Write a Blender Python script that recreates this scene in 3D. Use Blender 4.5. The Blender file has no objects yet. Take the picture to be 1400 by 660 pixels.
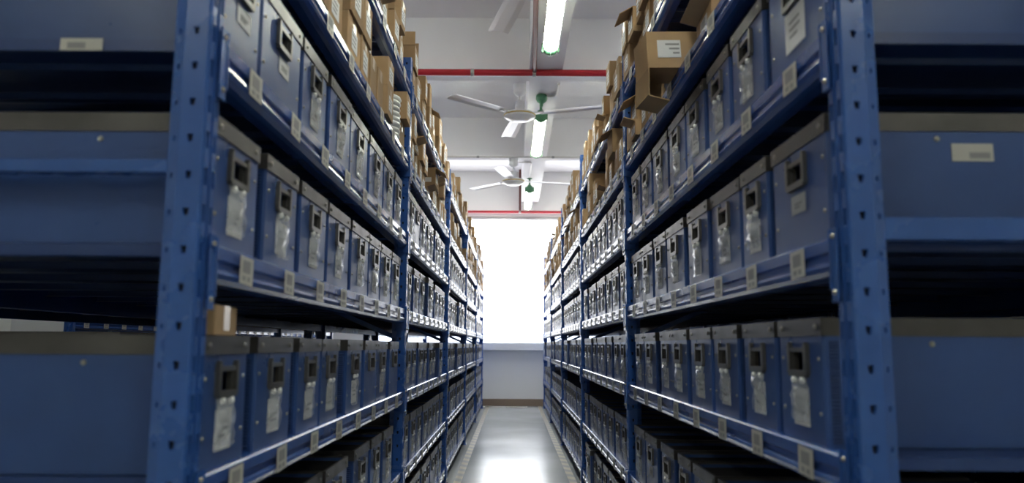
import bpy, math, random
from mathutils import Matrix, Vector

rng = random.Random(7)
C = bpy.context.scene.collection
SC = bpy.context.scene
PI = math.pi

# ------------------------------------------------------------------ camera
CAMH = 0.865                      # camera height above the floor
F_PX, PITCH, ROLL, YAW = 1065.0, math.atan(142 / 1065.0), 0.006, 1.15 / 1065.0
fw = Vector((-math.sin(YAW) * math.cos(PITCH), math.cos(YAW) * math.cos(PITCH), math.sin(PITCH)))
r0 = Vector((math.cos(YAW), math.sin(YAW), 0))
u0 = r0.cross(fw)
right = r0 * math.cos(ROLL) + u0 * -math.sin(ROLL)
up = r0 * math.sin(ROLL) + u0 * math.cos(ROLL)
# picture content turned clockwise: the camera itself is turned the other way
right, up = r0 * math.cos(ROLL) + u0 * math.sin(ROLL), -r0 * math.sin(ROLL) + u0 * math.cos(ROLL)
cam_d = bpy.data.cameras.new('camera')
cam = bpy.data.objects.new('camera', cam_d)
C.objects.link(cam)
cam.matrix_world = Matrix((
    (right.x, up.x, -fw.x, 0), (right.y, up.y, -fw.y, 0), (right.z, up.z, -fw.z, CAMH), (0, 0, 0, 1)))
cam_d.sensor_width = 36
cam_d.lens = F_PX / 1400 * 36
cam_d.clip_start = 0.05
cam_d.dof.use_dof = True
cam_d.dof.focus_distance = 3.4
cam_d.dof.aperture_fstop = 3.6
SC.camera = cam

def ray(px, py):
    return right * (px - 700) + up * (330 - py) + fw * F_PX
def y_at(px, z, X):
    """distance down the aisle of the point of plane X at height z (above camera) that shows in column px"""
    a = right * (px - 700) + fw * F_PX
    # a + t*up scaled to hit X and z
    t = (z * a.x - X * a.z) / (X * up.z - z * up.x)
    d = a + up * t
    return d.y * X / d.x
def project(P):
    q = P - Vector((0, 0, CAMH))
    k = q.dot(fw)
    return 700 + F_PX * q.dot(right) / k, 330 - F_PX * q.dot(up) / k, k

# ------------------------------------------------------------------ world, exposure
w = bpy.data.worlds.new('world'); SC.world = w; w.use_nodes = True
w.node_tree.nodes['Background'].inputs[0].default_value = (0.75, 0.85, 1.0, 1)
w.node_tree.nodes['Background'].inputs[1].default_value = 1.0
SC.view_settings.view_transform = 'Standard'
SC.view_settings.look = 'None'
SC.view_settings.exposure = 1.9
SC.view_settings.gamma = 1.0
SC.view_settings.use_curve_mapping = False
WINDOW_EMIT = 1.7
LAMP_EMIT = 16.0

# ------------------------------------------------------------------ materials
def mat(name, col, rough=0.5, metal=0.0, spec=0.5, emit=None, estr=0, alpha=1.0, coat=0.0, var=0.0, bump=None, noise=None):
    m = bpy.data.materials.new(name); m.use_nodes = True
    nt = m.node_tree; b = nt.nodes['Principled BSDF']
    b.inputs['Base Color'].default_value = (*col, 1)
    b.inputs['Roughness'].default_value = rough
    b.inputs['Metallic'].default_value = metal
    b.inputs['Specular IOR Level'].default_value = spec
    b.inputs['Alpha'].default_value = alpha
    b.inputs['Coat Weight'].default_value = coat
    b.inputs['Coat Roughness'].default_value = 0.12
    if emit:
        b.inputs['Emission Color'].default_value = (*emit, 1)
        b.inputs['Emission Strength'].default_value = estr
    last = None
    if noise:                                             # mottling: (scale, amount)
        tc = nt.nodes.new('ShaderNodeTexCoord'); n = nt.nodes.new('ShaderNodeTexNoise')
        n.inputs['Scale'].default_value = noise[0]; n.inputs['Detail'].default_value = 5
        nt.links.new(tc.outputs['Object'], n.inputs['Vector'])
        r = nt.nodes.new('ShaderNodeMapRange')
        r.inputs['From Min'].default_value = 0.3; r.inputs['From Max'].default_value = 0.7
        r.inputs['To Min'].default_value = 1 - noise[1]; r.inputs['To Max'].default_value = 1 + noise[1]
        nt.links.new(n.outputs['Fac'], r.inputs['Value'])
        h = nt.nodes.new('ShaderNodeHueSaturation'); h.inputs['Color'].default_value = (*col, 1)
        nt.links.new(r.outputs['Result'], h.inputs['Value'])
        last = h
        rr = nt.nodes.new('ShaderNodeMapRange')
        rr.inputs['From Min'].default_value = 0.3; rr.inputs['From Max'].default_value = 0.7
        rr.inputs['To Min'].default_value = rough * 0.8; rr.inputs['To Max'].default_value = min(1, rough * 1.25)
        nt.links.new(n.outputs['Fac'], rr.inputs['Value']); nt.links.new(rr.outputs['Result'], b.inputs['Roughness'])
    if var:                                               # each object a little lighter or darker
        oi = nt.nodes.new('ShaderNodeObjectInfo'); r = nt.nodes.new('ShaderNodeMapRange')
        r.inputs['To Min'].default_value = 1 - var; r.inputs['To Max'].default_value = 1 + var
        nt.links.new(oi.outputs['Random'], r.inputs['Value'])
        h = nt.nodes.new('ShaderNodeHueSaturation'); h.inputs['Color'].default_value = (*col, 1)
        if last: nt.links.new(last.outputs['Color'], h.inputs['Color'])
        nt.links.new(r.outputs['Result'], h.inputs['Value'])
        last = h
    if last: nt.links.new(last.outputs['Color'], b.inputs['Base Color'])
    if bump:                                              # (kind, scale, strength)
        tc = nt.nodes.new('ShaderNodeTexCoord')
        if bump[0] == 'wave':
            t = nt.nodes.new('ShaderNodeTexWave'); t.bands_direction = bump[3]
            t.inputs['Scale'].default_value = bump[1]
        else:
            t = nt.nodes.new('ShaderNodeTexNoise'); t.inputs['Scale'].default_value = bump[1]
        nt.links.new(tc.outputs['Object'], t.inputs['Vector'])
        bp = nt.nodes.new('ShaderNodeBump'); bp.inputs['Strength'].default_value = bump[2]; bp.inputs['Distance'].default_value = 0.002
        nt.links.new(t.outputs['Fac'], bp.inputs['Height']); nt.links.new(bp.outputs['Normal'], b.inputs['Normal'])
    return m

M = {}
M['rack'] = mat('rack_blue_paint', (0.03, 0.105, 0.36), 0.26, spec=0.6, noise=(6, 0.12))
M['beam'] = mat('beam_blue_paint', (0.03, 0.088, 0.32), 0.22, spec=0.7, noise=(5, 0.12))
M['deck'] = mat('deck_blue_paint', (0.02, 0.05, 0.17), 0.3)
M['hole'] = mat('opening_shade', (0.004, 0.005, 0.012), 0.8)  # near-black stands in for the shade inside slots and hand holes
M['box'] = mat('box_blue_plastic', (0.03, 0.074, 0.225), 0.34, spec=0.5, var=0.14, noise=(9, 0.08))
M['flute'] = mat('box_fluted_edge', (0.02, 0.05, 0.16), 0.4, bump=('wave', 60, 1.0, 'Z'))
M['rim'] = mat('box_rim_strip', (0.1, 0.094, 0.088), 0.36, metal=0.6, noise=(14, 0.2))
M['rivet'] = mat('rivet_steel', (0.4, 0.385, 0.33), 0.35, metal=0.8)
M['grip'] = mat('grip_grey_plastic', (0.12, 0.115, 0.108), 0.3, metal=0.4, spec=0.7)
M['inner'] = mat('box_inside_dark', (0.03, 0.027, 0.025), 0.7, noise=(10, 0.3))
M['pouch'] = mat('clear_pouch', (0.8, 0.83, 0.88), 0.07, spec=1.0, alpha=0.36, bump=('noise', 40, 0.8))
M['paper'] = mat('paper_label', (0.6, 0.6, 0.6), 0.7, var=0.3, noise=(25, 0.15))
M['print'] = mat('grey_print', (0.27, 0.27, 0.27), 0.7)
M['sticker'] = mat('cream_sticker', (0.5, 0.49, 0.44), 0.45)
M['kraft'] = mat('kraft_board', (0.40, 0.265, 0.145), 0.8, spec=0.2, var=0.18, noise=(12, 0.1))
M['kraft_in'] = mat('kraft_inside', (0.30, 0.195, 0.105), 0.85, spec=0.2)
M['tape'] = mat('packing_tape', (0.4, 0.26, 0.12), 0.3)
M['white_paper'] = mat('white_label', (0.75, 0.75, 0.75), 0.6)
M['reel'] = mat('white_reel_plastic', (0.85, 0.85, 0.83), 0.4)
M['reel_grey'] = mat('grey_reel_plastic', (0.22, 0.21, 0.19), 0.45, var=0.25)
M['wall'] = mat('wall_paint', (0.86, 0.855, 0.84), 0.7, noise=(1.5, 0.02))
M['ceil'] = mat('ceiling_paint', (0.86, 0.85, 0.865), 0.75, noise=(1.2, 0.03))
M['fanpaint'] = mat('fan_white_enamel', (0.78, 0.79, 0.82), 0.3)
M['gold'] = mat('fan_gold_ring', (0.6, 0.42, 0.1), 0.35, metal=0.5)
M['red'] = mat('red_pipe_paint', (0.42, 0.018, 0.03), 0.3)
M['brown'] = mat('brown_pipe_paint', (0.13, 0.03, 0.022), 0.4)
M['steel'] = mat('steel_clamp', (0.4, 0.4, 0.4), 0.35, metal=0.8)
M['conduit'] = mat('white_conduit', (0.72, 0.7, 0.68), 0.5)
M['green'] = mat('green_casting', (0.07, 0.22, 0.11), 0.4)
M['cage'] = mat('guard_wire_white', (0.75, 0.78, 0.7), 0.4)
M['tube'] = mat('lit_tube', (1, 1, 1), 0.5, emit=(0.98, 1.0, 0.9), estr=LAMP_EMIT)
M['floor'] = mat('epoxy_floor', (0.36, 0.385, 0.40), 0.2, spec=0.6, noise=(1.3, 0.06))
M['blind'] = mat('backlit_blind', (0.85, 0.86, 0.88), 0.8, emit=(0.97, 0.985, 1.0), estr=WINDOW_EMIT)
M['glass'] = mat('window_glass', (0.95, 0.97, 1.0), 0.0, spec=0.5, alpha=0.12)
M['frame'] = mat('window_frame', (0.55, 0.56, 0.57), 0.4)
M['sill'] = mat('sill_stone', (0.93, 0.93, 0.93), 0.35)
M['base'] = mat('baseboard_tan', (0.3, 0.22, 0.16), 0.5)
M['white_strip'] = mat('white_floor_strip', (0.8, 0.8, 0.72), 0.5)

def stripe_mat():
    m = bpy.data.materials.new('hazard_tape'); m.use_nodes = True
    nt = m.node_tree; b = nt.nodes['Principled BSDF']; b.inputs['Roughness'].default_value = 0.35
    tc = nt.nodes.new('ShaderNodeTexCoord'); sep = nt.nodes.new('ShaderNodeSeparateXYZ')
    nt.links.new(tc.outputs['Object'], sep.inputs[0])
    add = nt.nodes.new('ShaderNodeMath'); add.operation = 'ADD'
    nt.links.new(sep.outputs['X'], add.inputs[0]); nt.links.new(sep.outputs['Y'], add.inputs[1])
    mod = nt.nodes.new('ShaderNodeMath'); mod.operation = 'PINGPONG'; mod.inputs[1].default_value = 0.1
    nt.links.new(add.outputs[0], mod.inputs[0])
    gt = nt.nodes.new('ShaderNodeMath'); gt.operation = 'GREATER_THAN'; gt.inputs[1].default_value = 0.05
    nt.links.new(mod.outputs[0], gt.inputs[0])
    mx = nt.nodes.new('ShaderNodeMix'); mx.data_type = 'RGBA'
    mx.inputs[6].default_value = (0.2, 0.2, 0.2, 1); mx.inputs[7].default_value = (0.4, 0.36, 0.25, 1)
    nt.links.new(gt.outputs[0], mx.inputs[0]); nt.links.new(mx.outputs[2], b.inputs['Base Color'])
    return m
M['stripe'] = stripe_mat()

# ------------------------------------------------------------------ mesh builder
class MB:
    def __init__(s): s.v = []; s.f = []; s.m = []; s.sm = []; s.mats = []; s.T = None
    def mi(s, k):
        if k not in s.mats: s.mats.append(k)
        return s.mats.index(k)
    def add(s, vs, fs, k, smooth=False):
        o = len(s.v)
        if s.T is not None: vs = [tuple(s.T @ Vector(q)) for q in vs]
        s.v += [tuple(q) for q in vs]; i = s.mi(k)
        for f in fs: s.f.append([o + a for a in f]); s.m.append(i); s.sm.append(smooth)
    def quad(s, a, b, c, d, k): s.add([a, b, c, d], [(0, 1, 2, 3)], k)
    def box(s, lo, hi, k):
        (x0, y0, z0), (x1, y1, z1) = lo, hi
        s.add([(x0, y0, z0), (x1, y0, z0), (x1, y1, z0), (x0, y1, z0), (x0, y0, z1), (x1, y0, z1), (x1, y1, z1), (x0, y1, z1)],
              [(0, 3, 2, 1), (4, 5, 6, 7), (0, 1, 5, 4), (1, 2, 6, 5), (2, 3, 7, 6), (3, 0, 4, 7)], k)
    def bevbox(s, lo, hi, b, k):
        """box with its four upright edges cut off"""
        (x0, y0, z0), (x1, y1, z1) = lo, hi
        p = [(x0 + b, y0), (x1 - b, y0), (x1, y0 + b), (x1, y1 - b), (x1 - b, y1), (x0 + b, y1), (x0, y1 - b), (x0, y0 + b)]
        s.prism([(x, y, z0) for x, y in p], (0, 0, z1 - z0), k)
    def prism(s, poly, d, k, cap=True, smooth=False):
        n = len(poly); d = Vector(d)
        vs = [tuple(q) for q in poly] + [tuple(Vector(q) + d) for q in poly]
        fs = [(i, (i + 1) % n, n + (i + 1) % n, n + i) for i in range(n)]
        s.add(vs, fs, k, smooth)
        if cap: s.add(vs, [tuple(range(n - 1, -1, -1)), tuple(range(n, 2 * n))], k)
    def sheet(s, poly, d, k):
        """open profile pulled along d"""
        n = len(poly); d = Vector(d)
        s.add([tuple(q) for q in poly] + [tuple(Vector(q) + d) for q in poly], [(i, i + 1, n + i + 1, n + i) for i in range(n - 1)], k)
    def tube(s, pts, r, k, n=10, cap=True):
        pts = [Vector(q) for q in pts]; vs = []
        for i, q in enumerate(pts):
            t = (pts[min(i + 1, len(pts) - 1)] - pts[max(i - 1, 0)]).normalized()
            a = t.orthogonal().normalized() if abs(t.z) > 0.9 else t.cross(Vector((0, 0, 1))).normalized()
            b = t.cross(a)
            for j in range(n):
                g = 2 * PI * j / n; vs.append(tuple(q + (a * math.cos(g) + b * math.sin(g)) * r))
        fs = [(i * n + j, i * n + (j + 1) % n, (i + 1) * n + (j + 1) % n, (i + 1) * n + j) for i in range(len(pts) - 1) for j in range(n)]
        s.add(vs, fs, k, True)
        if cap: s.add(vs, [tuple(range(n)), tuple(range((len(pts) - 1) * n, len(pts) * n))], k)
    def lathe(s, prof, k, n=20, axis='z', org=(0, 0, 0), cap=True):
        o = Vector(org); vs = []
        for (r, h) in prof:
            for j in range(n):
                g = 2 * PI * j / n; a, b = r * math.cos(g), r * math.sin(g)
                q = {'z': (a, b, h), 'y': (a, h, b), 'x': (h, a, b)}[axis]
                vs.append(tuple(o + Vector(q)))
        fs = [(i * n + j, i * n + (j + 1) % n, (i + 1) * n + (j + 1) % n, (i + 1) * n + j) for i in range(len(prof) - 1) for j in range(n)]
        s.add(vs, fs, k, True)
        if cap: s.add(vs, [tuple(range(n)), tuple(range((len(prof) - 1) * n, len(prof) * n))], k)
    def holed(s, o, U, V, n, pu, pitch, hw, hh, depth, k, taper=0.0):
        """a strip standing at o, pu wide along U and n*pitch tall along V, with a recessed opening in each pitch"""
        o = Vector(o); U = Vector(U); V = Vector(V); N = U.cross(V).normalized()
        for i in range(n):
            a = o + V * (i * pitch)
            c = a + U * (pu / 2) + V * (pitch / 2)
            out = [a, a + U * pu, a + U * pu + V * pitch, a + V * pitch]
            inn = [c - U * hw * (1 - taper) - V * hh, c + U * hw * (1 - taper) - V * hh, c + U * hw + V * hh, c - U * hw + V * hh]
            s.add(out + inn, [(0, 1, 5, 4), (1, 2, 6, 5), (2, 3, 7, 6), (3, 0, 4, 7)], k)
            dn = [q - N * depth for q in inn]
            s.add(inn + dn, [(0, 1, 5, 4), (1, 2, 6, 5), (2, 3, 7, 6), (3, 0, 4, 7)], k)
            s.add(dn, [(0, 1, 2, 3)], 'hole')
    def mesh(s, name):
        me = bpy.data.meshes.new(name); me.from_pydata(s.v, [], s.f)
        for k in s.mats: me.materials.append(M[k])
        me.polygons.foreach_set('material_index', s.m); me.polygons.foreach_set('use_smooth', s.sm)
        me.update(); return me

def obj(name, me, parent=None, loc=(0, 0, 0), rz=0.0, rot=None):
    if isinstance(me, MB): me = me.mesh(name)
    o = bpy.data.objects.new(name, me); C.objects.link(o)
    o.location = loc; o.rotation_euler = rot if rot else (0, 0, rz)
    if parent: o.parent = parent
    return o
def tag(o, label, cat, group=None, kind=None):
    o['label'] = label; o['category'] = cat
    if group: o['group'] = group
    if kind: o['kind'] = kind
    return o
def thing(name, label, cat, loc=(0, 0, 0), rz=0.0, group=None, rot=None):
    o = bpy.data.objects.new(name, None); C.objects.link(o); o.empty_display_size = 0.05
    o.location = loc; o.rotation_euler = rot if rot else (0, 0, rz)
    return tag(o, label, cat, group)
def struct(name, me, label, cat='structure', parent=None):
    o = obj(name, me, parent); o['kind'] = 'structure'
    if parent is None: o['label'] = label; o['category'] = cat
    return o
def bx(lo, hi, k): m = MB(); m.box(lo, hi, k); return m

# ------------------------------------------------------------------ the room
X0, X1, Y0, YW = -4.4, 4.4, -3.2, 11.45
ZB, ZS = 2.12 + CAMH, 2.58 + CAMH                        # underside of the beams, of the slab
struct('floor', bx((X0, Y0, -0.2), (X1, YW + 0.2, 0), 'floor'), 'glossy grey epoxy floor of the aisle', 'floor')
struct('ceiling', bx((X0, Y0, ZS), (X1, YW + 0.2, ZS + 0.2), 'ceil'), 'white painted ceiling slab above the racks', 'ceiling')
struct('wall_left', bx((X0 - 0.2, Y0, 0), (X0, YW + 0.2, ZS), 'wall'), 'white side wall beyond the racks', 'wall')
struct('wall_right', bx((X1, Y0, 0), (X1 + 0.2, YW + 0.2, ZS), 'wall'), 'white side wall beyond the racks on the other side', 'wall')
struct('wall_back', bx((X0, Y0 - 0.2, 0), (X1, Y0, ZS), 'wall'), 'white wall behind the viewer', 'wall')
WZ0, WZ1, BZ0 = 0.02 + CAMH, 1.90 + CAMH, 0.155 + CAMH
m = MB()
m.box((X0, YW, 0), (X1, YW + 0.2, WZ0), 'wall'); m.box((X0, YW, WZ1), (X1, YW + 0.2, ZS), 'wall')
m.box((X0, YW, WZ0), (-1.95, YW + 0.2, WZ1), 'wall'); m.box((2.1, YW, WZ0), (X1, YW + 0.2, WZ1), 'wall')
struct('wall_far', m, 'pale grey end wall below and above the bright window band', 'wall')
struct('baseboard_far', bx((X0, YW - 0.015, 0), (X1, YW, 0.1), 'base'), 'tan baseboard along the end wall', 'baseboard')
struct('trim_1', bx((X0, YW - 0.1, CAMH - 0.065), (X1, YW, CAMH + 0.02), 'sill'), 'white sill ledge under the window band', 'sill')
# downstand beams across the room and the one running down the aisle
for i, (a, b) in enumerate(((0.4, 0.57), (3.2, 3.37), (5.91, 6.08), (8.65, 8.80))):
    struct('trim_%d' % (i + 2), bx((X0, a, ZB), (X1, b, ZS), 'ceil'), 'white concrete ceiling beam crossing the aisle, number %d from the viewer' % (i + 1), 'beam')
m = MB()
for a, b in ((Y0, 0.4), (0.57, 3.2), (3.37, 5.91), (6.08, 8.65), (8.80, YW)): m.box((0.123, a, ZB), (0.378, b, ZS), 'ceil')
struct('trim_6', m, 'white concrete ceiling beam running down the aisle over the lights', 'beam')
struct('trim_7', bx((-3.05, 4.06, 0), (-2.6, 4.54, ZS), 'wall'), 'white column standing in the next aisle', 'column')
# window band: frame, a sash bar between panels, backlit roller blinds
win = struct('window_1', bx((-1.95, YW + 0.03, WZ0), (2.1, YW + 0.09, WZ0 + 0.02), 'frame'), 'wide window band in the end wall behind white blinds', 'window')
obj('window_head', bx((-1.95, YW + 0.03, WZ1 - 0.05), (2.1, YW + 0.09, WZ1), 'frame'), win)
XB = (-1.95, -0.45, 1.05, 2.1)
for x in XB[1:-1]:
    obj('window_mullion', bx((x - 0.02, YW + 0.05, WZ0 + 0.035), (x + 0.02, YW + 0.1, WZ1 - 0.05), 'frame'), win)
for a, b in zip(XB, XB[1:]): obj('window_pane', bx((a + 0.02, YW + 0.066, WZ0 + 0.035), (b - 0.02, YW + 0.072, WZ1 - 0.05), 'glass'), win)
BL = ('panel behind the left rack', 'panel straight down the aisle', 'panel behind the right rack')
for i in range(3):
    t = thing('roller_blind', 'backlit white roller blind, %s' % BL[i], 'blind', (0, 0, 0), group='roller blinds')
    a, b = XB[i] + 0.006, XB[i + 1] - 0.006
    obj('fabric', bx((a, YW + 0.012, BZ0 + 0.012), (b, YW + 0.015, WZ1 - 0.05), 'blind'), t)
    g = MB(); g.tube([(a, YW + 0.012, WZ1 - 0.03), (b, YW + 0.012, WZ1 - 0.03)], 0.018, 'frame', 10)
    obj('roller', g, t)
    obj('bottom_bar', bx((a, YW + 0.006, BZ0 + 0.002), (b, YW + 0.02, BZ0 + 0.014), 'frame'), t)
# striped tape along the racks, and a plain white strip by the end wall
for s, nm in ((-1, 'left'), (1, 'right')):
    xa = -0.355 if s < 0 else 0.385
    o = obj('floor_strip', bx((-0.024, 0, 0), (0.024, 11.2, 0.0012), 'stripe'), None, (xa + 0.01, 0.2, 0))
    tag(o, 'striped yellow and grey floor tape along the foot of the %s rack' % nm, 'floor tape', 'rack edge tapes')
tag(obj('floor_strip', bx((-0.4, 11.22, 0), (0.22, 11.32, 0.0012), 'white_strip')), 'short plain white strip on the floor in front of the end wall', 'floor tape')

# ------------------------------------------------------------------ racks
WL, WR, DEP, LB, YP = 0.412, 0.441, 0.84, 2.0, 1.035
LEV = {-1: [-0.755, -0.470, -0.175, 0.137, 0.430, 0.731, 1.035], 1: [-0.760, -0.472, -0.143, 0.152, 0.447, 0.738, 1.040]}
POST_TOP = {-1: 1.205, 1: 1.265}
BH = 0.055

def post_mesh(height):
    m = MB(); n = int((height - 0.03) / 0.05); z0 = 0.012; zt = z0 + n * 0.05
    half = 0.024
    # aisle-side face with two columns of slots and a groove between
    for sg in (-1, 1): m.sheet([(0, sg * (half - 0.004), z0), (-0.0015, sg * (half - 0.001), z0), (-0.004, sg * half, z0)], (0, 0, zt - z0), 'rack')
    for a, b in ((-half + 0.004, -0.005), (0.005, half - 0.004)):
        m.holed((0, a, z0), (0, 1, 0), (0, 0, 1), n, b - a, 0.05, 0.0045, 0.012, 0.006, 'rack')
    m.sheet([(0, -0.005, z0), (-0.005, -0.004, z0), (-0.005, 0.004, z0), (0, 0.005, z0)], (0, 0, zt - z0), 'rack')
    # the two flanks, each a face with round-cornered openings and a splayed outer lip
    for s in (-1, 1):
        y = s * half; yo = s * (half + 0.004)
        U = Vector((-0.034, 0, 0)).normalized() * s * -1
        o = Vector((-0.034 if s < 0 else -0.004, y, z0))
        m.holed(o, (1, 0, 0) if s < 0 else (-1, 0, 0), (0, 0, 1), n, 0.030, 0.05, 0.0042, 0.0052, 0.006, 'rack', 0.4)
        d = Vector((-0.018, -s * 0.010, 0)); L = d.length; d.normalize()
        if s < 0: m.holed(Vector((-0.034, y, z0)) + d * L, -d, (0, 0, 1), n, L, 0.05, 0.0022, 0.0034, 0.005, 'rack')
        else: m.holed(Vector((-0.034, y, z0)), d, (0, 0, 1), n, L, 0.05, 0.0022, 0.0034, 0.005, 'rack')
    p = [(0, -half), (0, half), (-0.034, half), (-0.052, half - 0.010), (-0.052, -half + 0.010), (-0.034, -half)]
    m.add([(x, y, zt) for x, y in p], [tuple(range(6))], 'rack')
    m.quad((-0.052, half - 0.01, z0), (-0.052, -half + 0.01, z0), (-0.052, -half + 0.01, zt), (-0.052, half - 0.01, zt), 'rack')
    m.box((-0.075, -0.04, 0), (0.012, 0.04, 0.006), 'rack'); m.box((-0.056, -0.028, 0.006), (0.003, 0.028, 0.02), 'rack')
    return m.mesh('upright')

def beam_mesh(L, dots):
    m = MB(); L2 = L / 2 - 0.002
    p = [(-0.038, 0), (-0.003, 0), (0, -0.003), (0, -0.020), (-0.005, -0.023), (-0.005, -0.032), (0.001, -0.035), (0.002, -0.040),
         (-0.001, -0.047), (-0.008, -0.053), (-0.018, -BH), (-0.038, -BH)]
    m.prism([(x, -L2, z) for x, z in p], (0, 2 * L2, 0), 'beam')
    for e in (-1, 1):                                     # end connector plate with two bolts
        y = e * (L2 - 0.0)
        a, b = sorted((y, y + e * 0.022))
        m.box((0.0022, a, -0.092), (0.0052, b, 0.010), 'rack')
        a, b = sorted((y - e * 0.003, y + e * 0.0015))
        m.box((-0.035, a, -0.075), (0.0065, b, 0.008), 'rack')
        for z in (-0.078, -0.002): m.lathe([(0.004, 0.0052), (0.003, 0.008)], 'rivet', 6, 'x', (0, y + e * 0.011, z))
    if dots:
        for i in range(16):
            y = -L2 + L * (i + 0.5) / 16
            m.add([(0.0004, y - 0.006, -0.010), (0.0004, y + 0.006, -0.010), (0.0004, y + 0.006, -0.014), (0.0004, y - 0.006, -0.014)], [(0, 1, 2, 3)], 'hole')
    return m.mesh('beam')

def deck_panel_mesh(wd):
    m = MB(); h = wd / 2 - 0.0015; a, b = -DEP + 0.04, -0.040
    p = [(-h + 0.012, -0.015), (-h, -0.017), (-h, 0), (-0.02, 0), (-0.014, -0.008), (0.014, -0.008), (0.02, 0), (h, 0), (h, -0.017), (h - 0.012, -0.015)]
    m.sheet([(a, y, z) for y, z in p], (b - a, 0, 0), 'deck')
    return m.mesh('shelf_panel')

def sticker_mesh():
    m = MB(); m.box((-0.0002, -0.029, -0.021), (0.0006, 0.029, 0.021), 'sticker')
    m.box((0.0006, -0.018, -0.004), (0.0009, 0.016, 0.015), 'print')
    m.box((0.0006, -0.018, -0.016), (0.0009, -0.004, -0.009), 'print'); m.box((0.0006, 0.004, -0.016), (0.0009, 0.016, -0.009), 'print')
    return m.mesh('barcode_sticker')

posts = {s: post_mesh(CAMH + POST_TOP[s]) for s in (-1, 1)}
beams = {d: beam_mesh(LB - 0.05, d) for d in (0, 1)}
NP = 8
panel = deck_panel_mesh((LB - 0.052) / NP)
stick = sticker_mesh()
tie_mb = MB(); tie_mb.prism([(0, -0.012, -0.009), (0, 0.012, -0.009), (0, 0.012, 0.009), (0, -0.012, 0.009)], (-DEP + 0.09, 0, 0), 'rack')
for x in (0.012, -DEP + 0.078): tie_mb.lathe([(0.0055, -0.0135), (0.0055, -0.018), (0.003, -0.0195)], 'rivet', 8, 'y', (x, 0, 0))
tie_mb.box((-DEP + 0.07, -0.0135, -0.008), (0.02, -0.012, 0.008), 'rack')
tie = tie_mb.mesh('tie_bar')
def diag_mesh(dz):
    m = MB(); m.prism([(0, -0.008, -0.01), (0, 0.008, -0.01), (0, 0.008, 0.01), (0, -0.008, 0.01)], (-DEP + 0.09, 0, dz), 'rack'); return m.mesh('diagonal_brace')
diags = [diag_mesh(0.32), diag_mesh(-0.32)]

def rack(side, label, Xf, y0, nb, ties, full=True):
    """side -1: stands left of its aisle, front towards +x; side 1: front towards -x"""
    rz = 0 if side < 0 else PI; nd = 1 if side < 0 else -1
    root = thing('storage_rack', label, 'rack', (Xf, y0, 0), 0, 'blue steel storage racks')
    for j in range(nb + 1):
        y = j * LB
        obj('upright', posts[side], root, (0, y, 0), rz)
        obj('upright', posts[side], root, (-nd * DEP, y, 0), rz + PI)
        for z in ties: 
            o = obj('tie_bar', tie, root, (-nd * 0.045, y, z + CAMH), 0)
            if side > 0: o.rotation_euler = (0, PI, 0); o.scale = (1, 1, 1.7)
        if j > 0 and full:
            for q, z in enumerate((-0.52, -0.15, 0.19, 0.52)):
                obj('diagonal_brace', diags[q % 2], root, (-nd * 0.045, y, z + CAMH + (0 if q % 2 == 0 else 0.32) - 0.16), rz)
    for j in range(nb):
        for li, z in enumerate(LEV[side]):
            yc = (j + 0.5) * LB
            b = obj('beam', beams[1 if (li > 4 or (li == 3 and j == 1)) else 0], root, (0, yc, z + CAMH), rz)
            obj('beam', beams[0], root, (-nd * DEP, yc, z + CAMH), rz + PI)
            for k in range(NP):
                obj('shelf_panel', panel, root, (0, j * LB + 0.026 + (LB - 0.052) * (k + 0.5) / NP, z + CAMH - 0.001), rz)
            if full or li == 3:
                for k in range(8):
                    yl = (k - 3.5) * 0.232 - 0.03
                    s = obj('barcode_sticker', stick, b, (0.0028, (yl if side < 0 else -yl), -0.026))
                    s.rotation_euler = (rng.uniform(-0.04, 0.04), 0, 0)
    return root
rack(-1, 'blue steel rack of shelves lining the left side of the aisle', -WL, YP, 5, (0.236, 0.95, -0.62))
rack(1, 'blue steel rack of shelves lining the right side of the aisle', WR, YP, 5, (0.157, 0.95, -0.62))
rack(-1, 'dim blue rack across the next aisle, seen under a shelf of the left rack', -2.6, 4.62, 3, (0.95,), False)
rack(1, 'dark blue rack standing back to back behind the left rack', -WL - 2 * DEP - 0.03 + 0.0, YP + LB, 3, (0.95,), False)

rack(-1, 'added blue rack back to back behind the right rack, darkening its gaps', WR + 2 * DEP + 0.03, YP, 3, (0.95,), False)  # added so no lit wall shows through the right rack's shelf gaps
# stickers on the near deck edges
sk = MB(); sk.box((-0.03, -0.0012, -0.009), (0.03, 0, 0.009), 'sticker'); sk.box((-0.02, -0.0016, -0.006), (0.006, -0.0012, 0.003), 'print')
edge_st = sk.mesh('edge_sticker')
tag(obj('edge_sticker', edge_st, None, (-0.412 - 0.203, YP + 0.0265, CAMH + 0.430 - 0.0095)), 'small barcode sticker on the near shelf edge above the left brace', 'sticker')

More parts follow.
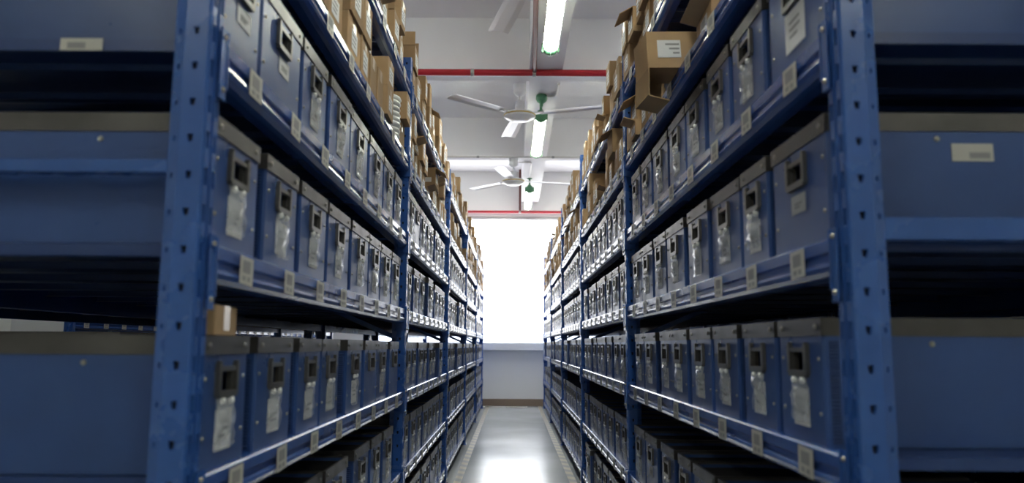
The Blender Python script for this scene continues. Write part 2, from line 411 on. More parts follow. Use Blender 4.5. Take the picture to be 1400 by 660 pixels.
# ------------------------------------------------------------------ blue boxes
BX_H, BX_D = 0.186, 0.56
HZ0, HZ1, HW = 0.105, 0.137, 0.031                       # hand hole in the front panel
def rivet(m, x, y, z, r=0.0036):
    m.lathe([(r, x), (r * 0.75, x + 0.0018), (r * 0.2, x + 0.0024)], 'rivet', 7, 'x', (0, y, z))
def body_mesh(wd):
    m = MB(); h = wd / 2; t = 0.005; b = 0.004; H = BX_H - 0.004
    # side, back and floor panels
    m.box((-BX_D, -h, 0), (-b, -h + t, H), 'box'); m.box((-BX_D, h - t, 0), (-b, h, H), 'box')
    m.box((-BX_D, -h + t, 0), (-BX_D + t, h - t, H), 'box'); m.box((-BX_D + t, -h + t, 0), (-0.006, h - t, 0.004), 'box')
    # front panel: four boards around the hand hole, folded corners at the sides
    f0, f1 = -0.006, 0.0
    m.box((f0, -h + b, 0), (f1, -HW, H), 'box'); m.box((f0, HW, 0), (f1, h - b, H), 'box')
    m.box((f0, -HW, 0), (f1, HW, HZ0), 'box'); m.box((f0, -HW, HZ1), (f1, HW, H), 'box')
    for s in (-1, 1):
        m.quad((0, s * (h - b), 0), (-b, s * h, 0), (-b, s * h, H), (0, s * (h - b), H), 'box')
        m.box((-0.022, s * h - 0.0008 if s < 0 else h - 0.0002, 0.004), (-0.009, s * h + 0.0002 if s < 0 else h + 0.0008, H - 0.03), 'flute')
        for z in (0.045, 0.125): rivet(m, 0.0, s * (h - 0.017), z)
        m.lathe([(0.0045, h), (0.0034, h + 0.0018)] if s > 0 else [(0.0045, -h), (0.0034, -h - 0.0018)], 'rivet', 7, 'y', (-0.16, 0, 0.148))
    return m.mesh('body')
def rim_mesh(wd):
    m = MB(); h = wd / 2 + 0.0015; z0, z1 = BX_H - 0.027, BX_H
    m.box((-0.004, -h, z0), (0.0022, h, z1), 'rim'); m.box((-BX_D - 0.002, -h, z0), (-BX_D + 0.005, h, z1), 'rim')
    m.box((-BX_D + 0.005, -h, z0), (-0.004, -h + 0.006, z1), 'rim'); m.box((-BX_D + 0.005, h - 0.006, z0), (-0.004, h, z1), 'rim')
    for s in (-1, 1): rivet(m, 0.0022, s * (h - 0.022), (z0 + z1) / 2, 0.005); m.lathe([(0.005, s * h), (0.0036, s * (h + 0.002))], 'rivet', 7, 'y', (-0.035, 0, (z0 + z1) / 2))
    return m.mesh('rim_strip')
def lid_mesh(wd):
    m = MB(); h = wd / 2 - 0.008
    for i in range(3):
        a = -BX_D + 0.008 + i * (BX_D - 0.016) / 3; b = a + (BX_D - 0.016) / 3 - 0.003
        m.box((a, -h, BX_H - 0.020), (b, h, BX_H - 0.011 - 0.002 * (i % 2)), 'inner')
    return m.mesh('inner_lid')
def grip_mesh():
    m = MB()
    # frame with two raised ears, open in the middle
    w1, w2, z0, z1, z2 = 0.0405, HW - 0.001, HZ0 - 0.008, HZ1 + 0.005, HZ1 + 0.013
    d = 0.007
    m.box((0, -w1, z0 + 0.004), (d, -w2, z2 - 0.004), 'grip'); m.box((0, w2, z0 + 0.004), (d, w1, z2 - 0.004), 'grip')
    m.box((0, -w1 + 0.003, z2 - 0.004), (d, -w2 - 0.002, z2), 'grip'); m.box((0, w2 + 0.002, z2 - 0.004), (d, w1 - 0.003, z2), 'grip')
    m.box((0, -w1 + 0.004, z0), (d, w1 - 0.004, HZ0 + 0.002), 'grip'); m.box((0, -w2, HZ1 - 0.002), (d * 0.8, w2, z1), 'grip')
    m.box((-0.008, -w2, HZ0), (0, -w2 + 0.002, HZ1), 'grip'); m.box((-0.008, w2 - 0.002, HZ0), (0, w2, HZ1), 'grip')
    return m.mesh('handle')
def pouch_mesh(seed):
    r = random.Random(seed); m = MB(); NU, NV = 6, 9
    wd = r.uniform(0.035, 0.040); top, bot = HZ0 - 0.007, r.uniform(0.014, 0.030)
    vs = []
    for j in range(NV + 1):
        for i in range(NU + 1):
            u = i / NU * 2 - 1; v = j / NV
            bulge = 0.006 * (1 - u * u) * math.sin(PI * min(1, v * 1.15 + 0.05)) + 0.002
            if v > 0.02: bulge += r.uniform(-0.004, 0.0055) * (1 - abs(u) * 0.4)
            vs.append((0.001 + max(0.001, bulge), u * wd * (1 - 0.06 * math.sin(v * 5 + seed)), top + (bot - top) * v))
    fs = [(j * (NU + 1) + i, (j + 1) * (NU + 1) + i, (j + 1) * (NU + 1) + i + 1, j * (NU + 1) + i + 1) for j in range(NV) for i in range(NU)]
    m.add(vs, fs, 'pouch', True)
    for s in (-1, 1): m.lathe([(0.0065, 0.002), (0.005, 0.0075), (0.002, 0.009)], 'reel', 8, 'x', (0, s * 0.018, top - 0.006))
    return m.mesh('label_pouch')
def paper_mesh(kind, seed):
    r = random.Random(seed); m = MB()
    if kind == 'pouch': y, z0, z1 = 0.032, 0.022, 0.080
    elif kind == 'sticker': y, z0, z1 = 0.03, 0.058, 0.088
    else: y, z0, z1 = 0.042, 0.028, 0.094
    m.box((0.0003, -y, z0), (0.0011, y, z1), 'paper' if kind != 'large' else 'white_paper')
    for q in range(3 if kind != 'sticker' else 2):
        zz = z0 + (z1 - z0) * (0.35 + 0.18 * q); m.box((0.0011, -y * 0.55, zz - 0.002), (0.0013, y * r.uniform(0.2, 0.6), zz + 0.002), 'print')
    return m.mesh('paper_label')
grip = grip_mesh(); pouches = [pouch_mesh(i) for i in range(9)]
papers = {k: [paper_mesh(k, i) for i in range(3)] for k in ('pouch', 'sticker', 'large')}
cache = {}
def sized(wd):
    k = round(wd * 200) / 200
    if k not in cache: cache[k] = (body_mesh(k), rim_mesh(k), lid_mesh(k))
    return cache[k]
ORD = ['zeroth', 'first', 'second', 'third', 'fourth', 'fifth', 'sixth', 'seventh', 'eighth', 'ninth', 'tenth', 'eleventh', 'twelfth', 'thirteenth', 'fourteenth', 'fifteenth', 'sixteenth', 'seventeenth', 'eighteenth', 'nineteenth', 'twentieth']
SIDE = {-1: 'left', 1: 'right'}

# front edges of the boxes as they show in the picture (columns), nearest bay, by side and shelf
EDGES = {
    (-1, 4): [(303, 366), (368, 420), (422, 454), (456, 484), (485, 509), (510, 529), (530, 543), (544, 553)],
    (-1, 3): [(284, 361), (369, 413), (416, 452), (454, 483), (485, 508), (509, 524), (525, 539), (540, 551)],
    (-1, 2): [(274, 346), (356, 405), (413, 444), (446, 470), (478, 499), (502, 519), (520, 534), (536, 548)],
    (-1, 1): [(445, 482), (489, 510), (511, 525), (527, 540)],
    (1, 4): [(861, 872), (872, 886), (887, 907), (909, 931), (932, 957), (961, 991), (995, 1038), (1042, 1121)],
    (1, 3): [(860, 873), (873, 888), (890, 906), (907, 931), (936, 964), (965, 1004), (1006, 1042), (1047, 1121)],
    (1, 2): [(864, 876), (876, 892), (897, 913), (913, 935), (939, 968), (969, 1003), (1008, 1052), (1056, 1117)],
    (1, 1): [(864, 878), (879, 895), (899, 917), (922, 940), (942, 972), (975, 1013), (1018, 1070)],
}
spots = []                                                # (side, level, bay, ordinal, yc, width)
for s in (-1, 1):
    X = -WL if s < 0 else WR
    for lv in range(5):
        for bay in range(5):
            lst = []
            if bay == 0 and (s, lv) in EDGES:
                zm = LEV[s][lv] + BX_H * (0.5 if lv != 1 else 0.75)
                for a, b in EDGES[(s, lv)]:
                    ya, yb = sorted((y_at(a, zm, X), y_at(b, zm, X)))
                    lst.append(((ya + yb) / 2, min(0.245, yb - ya)))
                lst.sort()
                if lv == 1:
                    y = lst[0][0] - lst[0][1] / 2 - 0.215
                    while y > YP + 0.05: lst.insert(0, (y + 0.104, 0.205)); y -= 0.215
            else:
                y = YP + bay * LB + 0.035 + rng.uniform(0, 0.03)
                end = YP + (bay + 1) * LB - 0.03
                while True:
                    wd = rng.choice((0.2, 0.205, 0.21, 0.215, 0.22))
                    if y + wd > end: break
                    lst.append((y + wd / 2, wd)); y += wd + rng.choice((0.004, 0.005, 0.008, 0.02, 0.035))
            # keep neighbours clear of each other and of the uprights
            lo, hi = YP + bay * LB + 0.029, YP + (bay + 1) * LB - 0.029
            prev = lo
            for k, (yc, wd) in enumerate(lst):
                a, b = max(yc - wd / 2, prev + 0.003), min(yc + wd / 2, hi)
                wd2 = math.floor((b - a) * 200) / 200 - 0.003
                if wd2 < 0.1: continue
                wd2 = round(wd2 * 200) / 200
                prev = (a + b) / 2 + wd2 / 2 + 0.0015
                spots.append((s, lv, bay, k + 1, (a + b) / 2, wd2))

def box_place(s, lv, yc):
    X = -WL if s < 0 else WR
    return X, LEV[s][lv] + CAMH
rank = []
for i, (s, lv, bay, k, yc, wd) in enumerate(spots):
    X, z = box_place(s, lv, yc)
    ps = [project(Vector((X, yc + a * wd / 2, z + b))) for a in (-1, 1) for b in (0.0, BX_H)]
    xs = [min(1400, max(0, p[0])) for p in ps]; ys = [min(660, max(0, p[1])) for p in ps]
    rank.append(((max(xs) - min(xs)) * (max(ys) - min(ys)), i))
rank.sort(reverse=True)
single = {i for a, i in rank[:300] if a > 1}

SPECIAL = {(1, 3, 0, 1): 'sticker', (-1, 4, 0, 1): 'sticker', (-1, 4, 0, 2): 'sticker', (1, 4, 0, 1): 'large', (-1, 2, 0, 6): 'none', (-1, 2, 0, 8): 'none', (1, 1, 0, 7): 'sticker'}
for q in ((-1, 3, 0, 1),): SPECIAL[q] = 'pouch'
stuff = MB()
for i, (s, lv, bay, k, yc, wd) in enumerate(spots):
    X, z = box_place(s, lv, yc)
    pull = rng.uniform(-0.008, 0.001) if bay else rng.uniform(-0.006, -0.001)
    if bay and rng.random() < 0.06: pull = rng.uniform(0.01, 0.02)
    loc = (X + (pull if s < 0 else -pull) + (-0.008 if s < 0 else 0.008), yc, z + 0.0005)
    rz = (0 if s < 0 else PI)
    kind = SPECIAL.get((s, lv, bay, k)) or ('pouch' if bay == 0 else None) or rng.choices(('pouch', 'none', 'sticker'), (0.88, 0.06, 0.06))[0]
    if i in single:
        look = {'pouch': 'blue box', 'none': 'blue box without label', 'sticker': 'blue box with sticker', 'large': 'large-label blue box'}[kind]
        # how many boxes stand nearer on this shelf of this bay
        t = thing('storage_box', '%s, %s from near end, %s shelf up, %s bay of %s rack' % (look, ORD[k], ORD[lv + 1], ORD[bay + 1], SIDE[s]),
                  'box', loc, rz, 'blue file boxes on the racks')
        b, r, l = sized(wd)
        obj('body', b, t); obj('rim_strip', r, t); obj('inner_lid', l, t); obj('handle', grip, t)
        if kind == 'pouch':
            p = obj('label_pouch', rng.choice(pouches), t); obj('paper_label', rng.choice(papers['pouch']), p)
        if (s, lv, bay, k) == (1, 3, 0, 1):
            sd = MB(); sd.box((-0.24, wd / 2 + 0.0002, 0.115), (-0.18, wd / 2 + 0.0012, 0.141), 'sticker'); sd.box((-0.235, wd / 2 + 0.0012, 0.119), (-0.205, wd / 2 + 0.0016, 0.128), 'print'); obj('barcode_sticker', sd, t)
        if kind not in ('none', 'pouch'):
            obj('paper_label', rng.choice(papers[kind]), t, (0, rng.uniform(-0.012, 0.012), 0))
    else:
        stuff.T = Matrix.Translation(loc) @ Matrix.Rotation(rz, 4, 'Z')
        h = wd / 2
        stuff.box((-BX_D, -h, 0), (0, h, BX_H - 0.027), 'box'); stuff.box((-BX_D, -h - 0.001, BX_H - 0.027), (0.002, h + 0.001, BX_H), 'rim')
        stuff.box((0, -0.038, HZ0 - 0.012), (0.006, 0.038, HZ1 + 0.012), 'grip'); stuff.box((0.006, -0.023, HZ0), (0.0062, 0.023, HZ1), 'hole')
        stuff.box((0, -0.032, 0.02), (0.004, 0.032, HZ0 - 0.012), 'paper')
# boxes on the racks across the next aisles
for s, X, y0, nb in ((-1, -2.6, 4.62, 3), (1, -WL - 2 * DEP - 0.03, YP + LB, 3), (-1, WR + 2 * DEP + 0.03, YP, 3)):
    for lv in range(5):
        for bay in range(nb):
            for k in range(8):
                wd = 0.21; yc = y0 + bay * LB + 0.05 + 0.237 * (k + 0.5)
                stuff.T = Matrix.Translation((X + (-0.012 if s < 0 else 0.012), yc, LEV[s][lv] + CAMH + 0.0005)) @ Matrix.Rotation(0 if s < 0 else PI, 4, 'Z')
                h = wd / 2
                stuff.box((-BX_D, -h, 0), (0, h, BX_H - 0.027), 'box'); stuff.box((-BX_D, -h - 0.001, BX_H - 0.027), (0.002, h + 0.001, BX_H), 'rim')
                stuff.box((0, -0.038, HZ0 - 0.012), (0.006, 0.038, HZ1 + 0.012), 'grip'); stuff.box((0, -0.032, 0.02), (0.004, 0.032, HZ0 - 0.012), 'paper')
stuff.T = None
tag(obj('distant_storage_boxes', stuff), 'small blue boxes crowding the far bays of the racks', 'boxes', kind='stuff')

# ------------------------------------------------------------------ cartons and reels on the two top shelves
def carton_body(w, d, h, kind):
    m = MB(); t = 0.003
    if kind == 'closed':
        m.bevbox((-d, -w / 2, 0), (0, w / 2, h), 0.002, 'kraft')
    else:
        sl = {'bin': [(0, 0), (-d, 0), (-d, h), (-d * 0.45, h), (0, h * 0.5)], 'open': [(0, 0), (-d, 0), (-d, h), (0, h)]}[kind]
        for y in (-w / 2, w / 2 - t): m.prism([(x, y, z) for x, z in sl], (0, t, 0), 'kraft')
        m.box((-d, -w / 2 + t, 0), (-d + t, w / 2 - t, h), 'kraft'); m.box((-d + t, -w / 2 + t, 0), (-t, w / 2 - t, t), 'kraft_in')
        m.box((-t, -w / 2 + t, 0), (0, w / 2 - t, h * (0.48 if kind == 'bin' else 1)), 'kraft')
    return m
def flap(m, hinge, along, out, thick=0.003, k='kraft'):
    """thin board: hinge corner, edge vector, outward vector"""
    h = Vector(hinge); a = Vector(along); o = Vector(out); n = a.cross(o).normalized() * thick
    m.prism([h, h + a, h + a + o, h + o], n, k)
ccache = {}
def carton(label, w, d, h, kind, loc, rz, tilt=0.0, lab=True, flaps=()):
    t = thing('carton', label, 'carton', loc, group='brown cartons on the top shelves', rot=(0, tilt, rz))
    key = (round(w, 3), round(d, 3), round(h, 3), kind)
    if key not in ccache: ccache[key] = carton_body(w, d, h, kind).mesh('body')
    obj('body', ccache[key], t)
    if kind == 'closed':
        kt = ('tape',) + key
        if kt not in ccache:
            m = MB(); m.box((0, -0.018, h - 0.035), (0.0006, 0.018, h), 'tape'); m.box((-d, -0.018, h), (0.0006, 0.018, h + 0.0006), 'tape'); ccache[kt] = m.mesh('tape_strip')
        obj('tape_strip', ccache[kt], t)
    if lab:
        kl = ('lab', round(w, 3), round(h, 3), kind)
        if kl not in ccache:
            m = MB(); hh = h * (0.9 if kind != 'bin' else 0.45); y = min(0.035, w * 0.36)
            m.box((0, -y, hh * 0.25), (0.0008, y, hh * 0.8), 'white_paper')
            for q in (0.4, 0.52, 0.66): m.box((0.0008, -y * 0.8, hh * q - 0.002), (0.001, y * (0.1 + q * 0.7), hh * q + 0.002), 'print')
            ccache[kl] = m.mesh('shipping_label')
        obj('shipping_label', ccache[kl], t)
        ks = ('side', round(w, 3), round(h, 3), loc[0] > 0)
        if ks not in ccache:
            g = 1 if loc[0] > 0 else -1
            a, b = sorted((g * w / 2, g * (w / 2 + 0.0008))); ccache[ks] = bx((-0.075, a, h * 0.2), (-0.02, b, h * 0.45), 'white_paper').mesh('shipping_label')
        if rng.random() < 0.4: obj('shipping_label', ccache[ks], t)
    for f in flaps:
        m = MB()
        if f == 'front': flap(m, (0, -w / 2, h), (0, w, 0), (0.05, 0, -0.03))
        if f == 'back': flap(m, (-d, -w / 2, h), (0, w, 0), (-0.03, 0, 0.06))
        if f == 'near': flap(m, (-d, -w / 2, h), (d, 0, 0), (0, -0.004, 0.055))
        if f == 'far': flap(m, (0, w / 2, h), (-d, 0, 0), (0, 0.004, 0.055))
        if f == 'lip': flap(m, (0, -w / 2, h * 0.5), (0, w, 0), (0.04, 0, 0.012))
        obj('flap', m, t)
    return t
def reel_mesh(r, hgt, k):
    m = MB()
    m.lathe([(0.012, 0), (r, 0), (r, 0.0015), (r * 0.55, 0.0018), (r * 0.55, hgt - 0.0018), (r, hgt - 0.0015), (r, hgt), (0.012, hgt)], k, 28, cap=False)
    m.lathe([(0.012, 0), (0.012, hgt)], k, 28, cap=False)
    return m.mesh('tape_reel')
def coil_mesh(r, hgt, k):
    m = MB(); q = hgt / 2
    m.lathe([(0.02, 0.0), (r - q, 0.0), (r - q * 0.3, q * 0.3), (r, q), (r - q * 0.3, hgt - q * 0.3), (r - q, hgt), (0.02, hgt)], k, 32, cap=False)
    m.lathe([(0.02, 0), (0.02, hgt)], k, 32, cap=False)
    return m.mesh('tape_reel')
REEL_W, REEL_G = coil_mesh(0.078, 0.019, 'reel'), reel_mesh(0.085, 0.011, 'reel_grey')
def reel_stack(X, Y, Z, n, me, col, hgt, where):
    for i in range(n):
        o = obj('tape_reel', me, None, (X + rng.uniform(-0.004, 0.004), Y + rng.uniform(-0.004, 0.004), Z + i * (hgt + 0.0004)), rng.uniform(0, 6))
        pos = 'bottom' if i == 0 else ('top' if i == n - 1 else ORD[i + 1] + ' from bottom')
        tag(o, '%s tape reel, %s, %s' % (col, pos, where), 'reel', '%s tape reels' % col)

# placed cartons: nearest bays by eye, the rest filled in the same manner
cstuff = MB()
WSET, HSET = (0.10, 0.115, 0.13, 0.15, 0.17), (0.095, 0.105, 0.115)
for s in (-1, 1):
    X = -WL if s < 0 else WR; nd = 1 if s < 0 else -1; rz0 = 0 if s < 0 else PI
    for lv in (5, 6):
        z = LEV[s][lv] + CAMH
        for bay in range(5):
            y = YP + bay * LB + 0.04; end = YP + (bay + 1) * LB - 0.04; n = 0; ns = 0
            while y < end - 0.1:
                
                wd = rng.choice(WSET)
                if s > 0 and lv == 5 and bay == 0 and y + wd > 1.66 and y < 2.20: y = 2.21; continue
                if s < 0 and lv == 5 and bay == 0 and y + wd > 2.62 and y < 2.82: y = 2.82; continue
                if y + wd > end: break
                d = rng.choice((0.2, 0.24, 0.28)); hh = rng.choice(HSET)
                r = rng.random()
                if r < (0.13 if bay else 0.02): y += rng.uniform(0.03, 0.12); continue
                if r < (0.21 if bay else 0.08) and bay < 3 and wd >= 0.0 and y + 0.18 < end and lv == 5:
                    ns += 1
                    reel_stack(X - nd * 0.11, y + 0.09, z + 0.0005, rng.randint(5, 11), REEL_G, 'grey', 0.011, '%s stack, %s shelf, %s bay, %s rack' % (ORD[ns], ORD[lv + 1], ORD[bay + 1], SIDE[s]))
                    y += 0.19; continue
                n += 1
                hi = 2 if rng.random() < (0.8 if lv == 5 else 0.6) else 1
                zz = z + 0.001
                for q in range(hi):
                    kind = rng.choices(('closed', 'bin', 'open'), (0.68, 0.25, 0.07) if q == hi - 1 else (1, 0, 0))[0]
                    off = rng.uniform(-0.03, 0.012)
                    fl = ()
                    if kind == 'open': fl = rng.choice((('front',), ('front', 'near'), ('far', 'near'), ('near',)))
                    if kind == 'bin': fl = rng.choice(((), ('lip',)))
                    if lv == 5 and kind == 'open': fl = ('front',)
                    turn = rng.uniform(-0.025, 0.025)
                    cp = project(Vector((X, y + wd / 2, zz + hh * 0.5)))
                    if bay == 4 or cp[1] < -25 or not -25 < cp[0] < 1425:
                        cstuff.T = Matrix.Translation((X + nd * off, y + wd / 2, zz)) @ Matrix.Rotation(rz0 + turn, 4, 'Z')
                        w_ = wd - 0.012
                        cstuff.bevbox((-d, -w_ / 2, 0), (0, w_ / 2, hh), 0.002, 'kraft')
                        cstuff.box((0, -0.03, hh * 0.25), (0.0008, 0.03, hh * 0.7), 'white_paper')
                        zz += hh + 0.0012
                        continue
                    carton('brown carton%s, %s from near end%s, %s shelf, %s bay, %s rack' % (
                        {'closed': '', 'bin': ' cut open', 'open': ' with flaps'}[kind], ORD[n], '' if hi == 1 else (', lower' if q == 0 else ', upper'), ORD[lv + 1], ORD[bay + 1], SIDE[s]),
                        wd - 0.012, d, hh, kind, (X + nd * off, y + wd / 2, zz), rz0 + turn, 0, rng.random() < 0.8, fl)
                    zz += hh + 0.0012
                y += wd + rng.uniform(0.004, 0.02)
cstuff.T = None
tag(obj('distant_cartons', cstuff), 'small brown cartons on the top shelves of the farthest bays', 'cartons', kind='stuff')
# the white reels in the left rack, and the carton that hangs out over the beam of the right rack
reel_stack(-WL - 0.075, 2.72, LEV[-1][5] + CAMH + 0.0005, 8, REEL_W, 'white', 0.019, 'stack by second upright of left rack')
zt = LEV[1][5] + CAMH
carton('brown carton with torn lip beside the one hanging over the aisle of right rack', 0.16, 0.26, 0.105, 'bin', (WR + 0.012, 1.775, zt + 0.001), PI - 0.03, 0, True, ('lip',))
t = thing('carton', 'torn open brown carton with a white label hanging out over the aisle', 'carton', (0.352, 2.06, zt - 0.003), group='brown cartons on the top shelves', rot=(0, 0.05, PI + 0.1))
m = carton_body(0.13, 0.26, 0.1, 'closed'); obj('body', m, t)
m = MB(); flap(m, (0, -0.065, 0), (0, 0.13, 0), (0.004, 0, -0.075)); obj('flap', m, t)
m = MB(); flap(m, (0, -0.065, 0), (-0.075, 0, 0), (0.006, -0.004, -0.07)); obj('flap', m, t)
m = MB(); flap(m, (0.006, -0.06, -0.074), (0, 0.12, 0), (-0.06, 0, -0.016)); obj('flap', m, t)
lb = obj('shipping_label', bx((-0.092, 0.065, 0.028), (-0.028, 0.0658, 0.076), 'white_paper'), t)
for q, (a, b) in enumerate(((-0.088, -0.05), (-0.088, -0.06), (-0.088, -0.07))): obj('printed_line', bx((a, 0.0658, 0.062 - q * 0.012), (b, 0.066, 0.067 - q * 0.012), 'print'), lb)
carton('flat brown carton lying on top of the first blue boxes, third shelf, left rack', 0.13, 0.075, 0.042, 'closed', (-WL - 0.008, 1.15, LEV[-1][2] + CAMH + BX_H + 0.0012), 0.12, 0, False)

# ------------------------------------------------------------------ ceiling fans
def fan(Xc, Yc, angles, label):
    z = 1.85 + CAMH
    t = thing('ceiling_fan', label, 'fan', (Xc, Yc, z), group='white ceiling fans')
    top = ZB - z
    m = MB(); m.lathe([(0.03, top), (0.052, top - 0.005), (0.052, top - 0.075), (0.03, top - 0.1), (0.012, top - 0.105)], 'fanpaint', 20); obj('canopy', m, t)
    m = MB(); m.tube([(0, 0, top - 0.1), (0, 0, 0.05)], 0.011, 'fanpaint', 10); obj('rod', m, t)
    m = MB(); m.lathe([(0.014, 0.125), (0.036, 0.12), (0.04, 0.045), (0.055, 0.04), (0.10, 0.03), (0.128, 0.012), (0.128, -0.008), (0.115, -0.02), (0.09, -0.024), (0.085, -0.034), (0.05, -0.04), (0.02, -0.042)], 'fanpaint', 32)
    h = obj('motor_housing', m, t)
    m = MB(); m.lathe([(0.1285, 0.008), (0.1305, 0.006), (0.1305, 0.0), (0.1285, -0.002)], 'gold', 32, cap=False); obj('gold_band', m, h)
    for a in angles:
        m = MB(); c, s_ = math.cos(0.04), math.sin(0.04)
        sec = [(-0.062, -0.006), (-0.03, 0.003), (0.03, 0.003), (0.062, -0.006), (0.062, -0.0075), (0.03, 0.0), (-0.03, 0.0), (-0.062, -0.0075)]
        vs = []
        for x, k in ((0.17, 0.72), (0.25, 0.9), (0.45, 1.0), (0.69, 1.0), (0.70, 0.96)):
            for (y, zz) in sec: vs.append((x, (y * c - zz * s_) * k, (y * s_ + zz * c) * k + 0.002))
        fs = [(i * 8 + j, i * 8 + (j + 1) % 8, (i + 1) * 8 + (j + 1) % 8, (i + 1) * 8 + j) for i in range(4) for j in range(8)] + [tuple(range(8)), tuple(range(32, 40))]
        m.add(vs, fs, 'fanpaint')
        b = obj('blade', m, t, (0, 0, 0.012), a)
        m = MB(); m.box((0.10, -0.022, -0.006), (0.2, 0.022, 0.002), 'fanpaint')
        for x in (0.178, 0.192): m.lathe([(0.006, -0.006), (0.004, -0.010)], 'steel', 8, 'z', (x, 0.008, 0))
        obj('blade_arm', m, b)
fan(0.05, 6.15, [math.atan2(0.69, -0.10), math.atan2(-0.465, -0.51), math.atan2(-0.24, 0.65)], 'white ceiling fan with all three blades in view under the first beam')
fan(0.004, 8.72, [math.atan2(0.50, -0.50), math.atan2(-0.68, -0.15), math.atan2(0.16, 0.68)], 'farther white ceiling fan near the end wall')
fan(0.06, 3.78, [math.atan2(0.68, -0.155), math.atan2(0.68, -0.155) + 2 * PI / 3, math.atan2(0.68, -0.155) - 2 * PI / 3], 'nearest white ceiling fan with one blade dipping into view at the top')

# ------------------------------------------------------------------ caged tube lights with green castings
def light(Xc, ya, yb, label, stem=True):
    z = 1.975 + CAMH; L = yb - ya
    t = thing('ceiling_light', label, 'light', (Xc, ya, z), group='caged tube lights')
    m = MB(); m.lathe([(0.012, 0.05), (0.036, 0.055), (0.036, L - 0.055), (0.012, L - 0.05)], 'tube', 16, 'y'); obj('lit_tube', m, t)
    m = MB(); m.lathe([(0.02, 0.0), (0.05, 0.004), (0.054, 0.03), (0.05, 0.055), (0.037, 0.06)], 'green', 16, 'y'); m.box((-0.058, 0.012, -0.03), (-0.045, 0.04, 0.03), 'green'); m.box((0.045, 0.012, -0.03), (0.058, 0.04, 0.03), 'green'); obj('end_cap', m, t)
    m = MB(); m.lathe([(0.02, L), (0.05, L - 0.004), (0.054, L - 0.03), (0.05, L - 0.055), (0.037, L - 0.06)], 'green', 16, 'y'); m.box((-0.058, L - 0.04, -0.03), (-0.045, L - 0.012, 0.03), 'green'); m.box((0.045, L - 0.04, -0.03), (0.058, L - 0.012, 0.03), 'green'); obj('end_cap', m, t)
    m = MB(); m.sheet([(0.047 * math.cos(g * PI / 8), 0.055, 0.004 + 0.043 * math.sin(g * PI / 8)) for g in range(9)], (0, L - 0.11, 0), 'cage'); obj('added_shield', m, t)  # added half-shell that keeps tube light off the beam above
    m = MB()
    n = int(L / 0.055)
    for i in range(n):
        y = 0.06 + (L - 0.12) * (i + 0.5) / n
        m.tube([(0.052 * math.cos(2 * PI * q / 14), y + 0.012 * math.sin(2 * PI * q / 14), 0.052 * math.sin(2 * PI * q / 14)) for q in range(15)], 0.0022, 'cage', 5, cap=False)
    for q in range(6): g = 2 * PI * (q + 0.5) / 6; m.tube([(0.052 * math.cos(g), 0.03, 0.052 * math.sin(g)), (0.052 * math.cos(g), L - 0.03, 0.052 * math.sin(g))], 0.002, 'cage', 5, cap=False)
    obj('wire_guard', m, t)
    for y in (0.03, L - 0.03):
        m = MB(); m.lathe([(0.03, 0.05), (0.012, 0.062), (0.012, ZB - z - 0.012), (0.035, ZB - z - 0.008), (0.035, ZB - z)], 'green', 12, 'z', (0, y, 0)); obj('mount', m, t)
light(0.244, 3.66, 5.03, 'caged tube light with green cap at the top of the picture')
light(0.238, 6.55, 7.93, 'caged tube light beyond the full fan, between the two beams')
light(0.21, 9.75, 11.06, 'small caged tube light nearest the end wall')
light(0.245, 0.8, 2.17, 'caged tube light overhead, out of view above the near racks')
for i, x in enumerate((-1.7, 1.7)):  # added out of view to fill the rack ends facing the camera
    light(x, -1.9, -0.53, 'unseen caged tube light added for fill behind the viewer, %s from the left wall' % ORD[i + 1])
for i, x in enumerate((-2.2, 2.2)):  # extra lamps added out of view to lift the ceiling brightness
    for k, y in enumerate((3.66, 6.55)):
        light(x, y, y + 1.37, 'unseen tube light added as ceiling fill, next aisle on the %s, %s from the viewer' % (('left', 'right')[i], ORD[k + 1]))

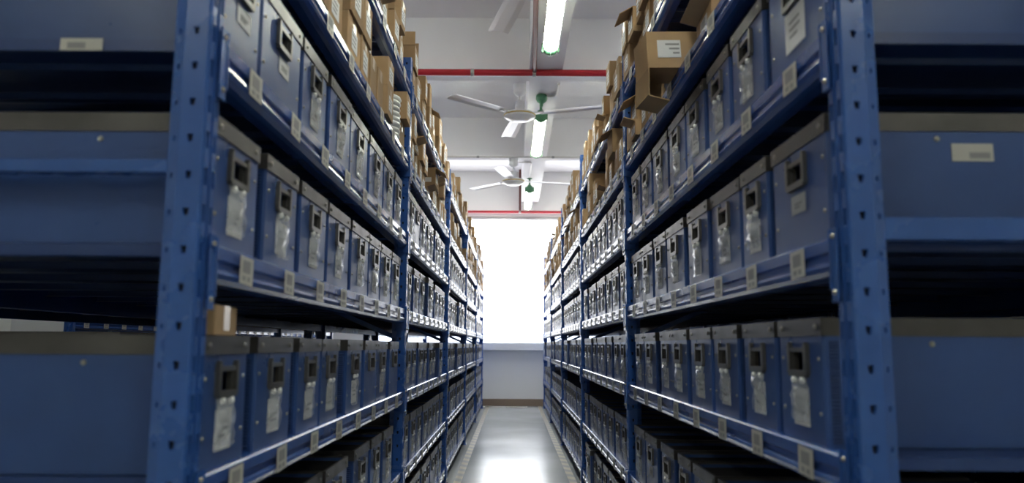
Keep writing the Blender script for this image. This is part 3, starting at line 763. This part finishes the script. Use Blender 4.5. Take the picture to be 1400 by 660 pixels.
# ------------------------------------------------------------------ pipes and conduits
def pipe(name, label, pts, r, k, clamps=(), n=12):
    t = thing(name, label, 'pipe', (0, 0, 0))
    m = MB(); m.tube(pts, r, k, n); obj('run', m, t)
    for c in clamps:
        m = MB(); m.lathe([(r * 1.02, -0.014), (r * 1.16, -0.012), (r * 1.16, 0.012), (r * 1.02, 0.014)], 'steel', 12, 'x', c, cap=False); obj('clamp', m, t)
    return t
zp = 2.09 + CAMH
pipe('sprinkler_pipe', 'red sprinkler pipe crossing the aisle above the first full fan', [(X0, 5.80, zp), (X1, 5.80, zp)], 0.026, 'red', ((0.158, 5.80, zp), (-0.32, 5.80, zp)))
pipe('sprinkler_pipe', 'brown branch pipe running from the near red pipe along the ceiling beam', [(0.160, 5.775, zp + 0.006), (0.132, 4.5, zp + 0.006), (0.06, 1.2, zp + 0.006)], 0.017, 'brown')
zq = 1.945 + CAMH
pipe('sprinkler_pipe', 'thin red sprinkler pipe along the head of the end window', [(X0, 11.3, zq), (X1, 11.3, zq)], 0.02, 'red', ((0.10, 11.3, zq),))
pipe('sprinkler_pipe', 'brown drop pipe down to the far red pipe at the window', [(0.102, 11.3, zq + 0.02), (0.102, 11.3, ZS)], 0.016, 'brown')
pipe('conduit', 'white conduit fixed along the near ceiling beam', [(X0, 5.885, ZB - 0.015), (X1, 5.885, ZB - 0.015)], 0.0125, 'conduit')
pipe('conduit', 'white conduit fixed along the farther ceiling beam', [(X0, 8.625, ZB - 0.004), (X1, 8.625, ZB - 0.004)], 0.0125, 'conduit', ((-0.4, 8.625, ZB - 0.004), (0.45, 8.625, ZB - 0.004)))
def bend(a, b, c, n=8):
    return [tuple((1 - i / n) ** 2 * Vector(a) + 2 * (1 - i / n) * (i / n) * Vector(b) + (i / n) ** 2 * Vector(c)) for i in range(n + 1)]
pipe('conduit', 'short bent white conduit feeding the second caged light', [(0.365, 6.1, ZB - 0.012)] + bend((0.365, 6.32, ZB - 0.012), (0.365, 6.42, ZB - 0.012), (0.30, 6.42, ZB - 0.012)) + [(0.26, 6.42, ZB - 0.012)], 0.011, 'conduit')
t = thing('junction_box', 'round green junction casting above the second caged light', 'junction box', (0.238, 6.42, ZB - 0.06))
m = MB(); m.lathe([(0.02, 0.06), (0.045, 0.055), (0.05, 0.02), (0.04, 0.0), (0.015, -0.02), (0.012, -0.045)], 'green', 16); obj('casting', m, t)
pipe('conduit', 'short bent white conduit feeding the farthest caged light', [(0.06, 8.84, ZB - 0.012), (0.15, 8.84, ZB - 0.012)] + bend((0.17, 8.84, ZB - 0.012), (0.21, 8.84, ZB - 0.012), (0.21, 8.95, ZB - 0.012)) + [(0.21, 9.6, ZB - 0.012)], 0.011, 'conduit')
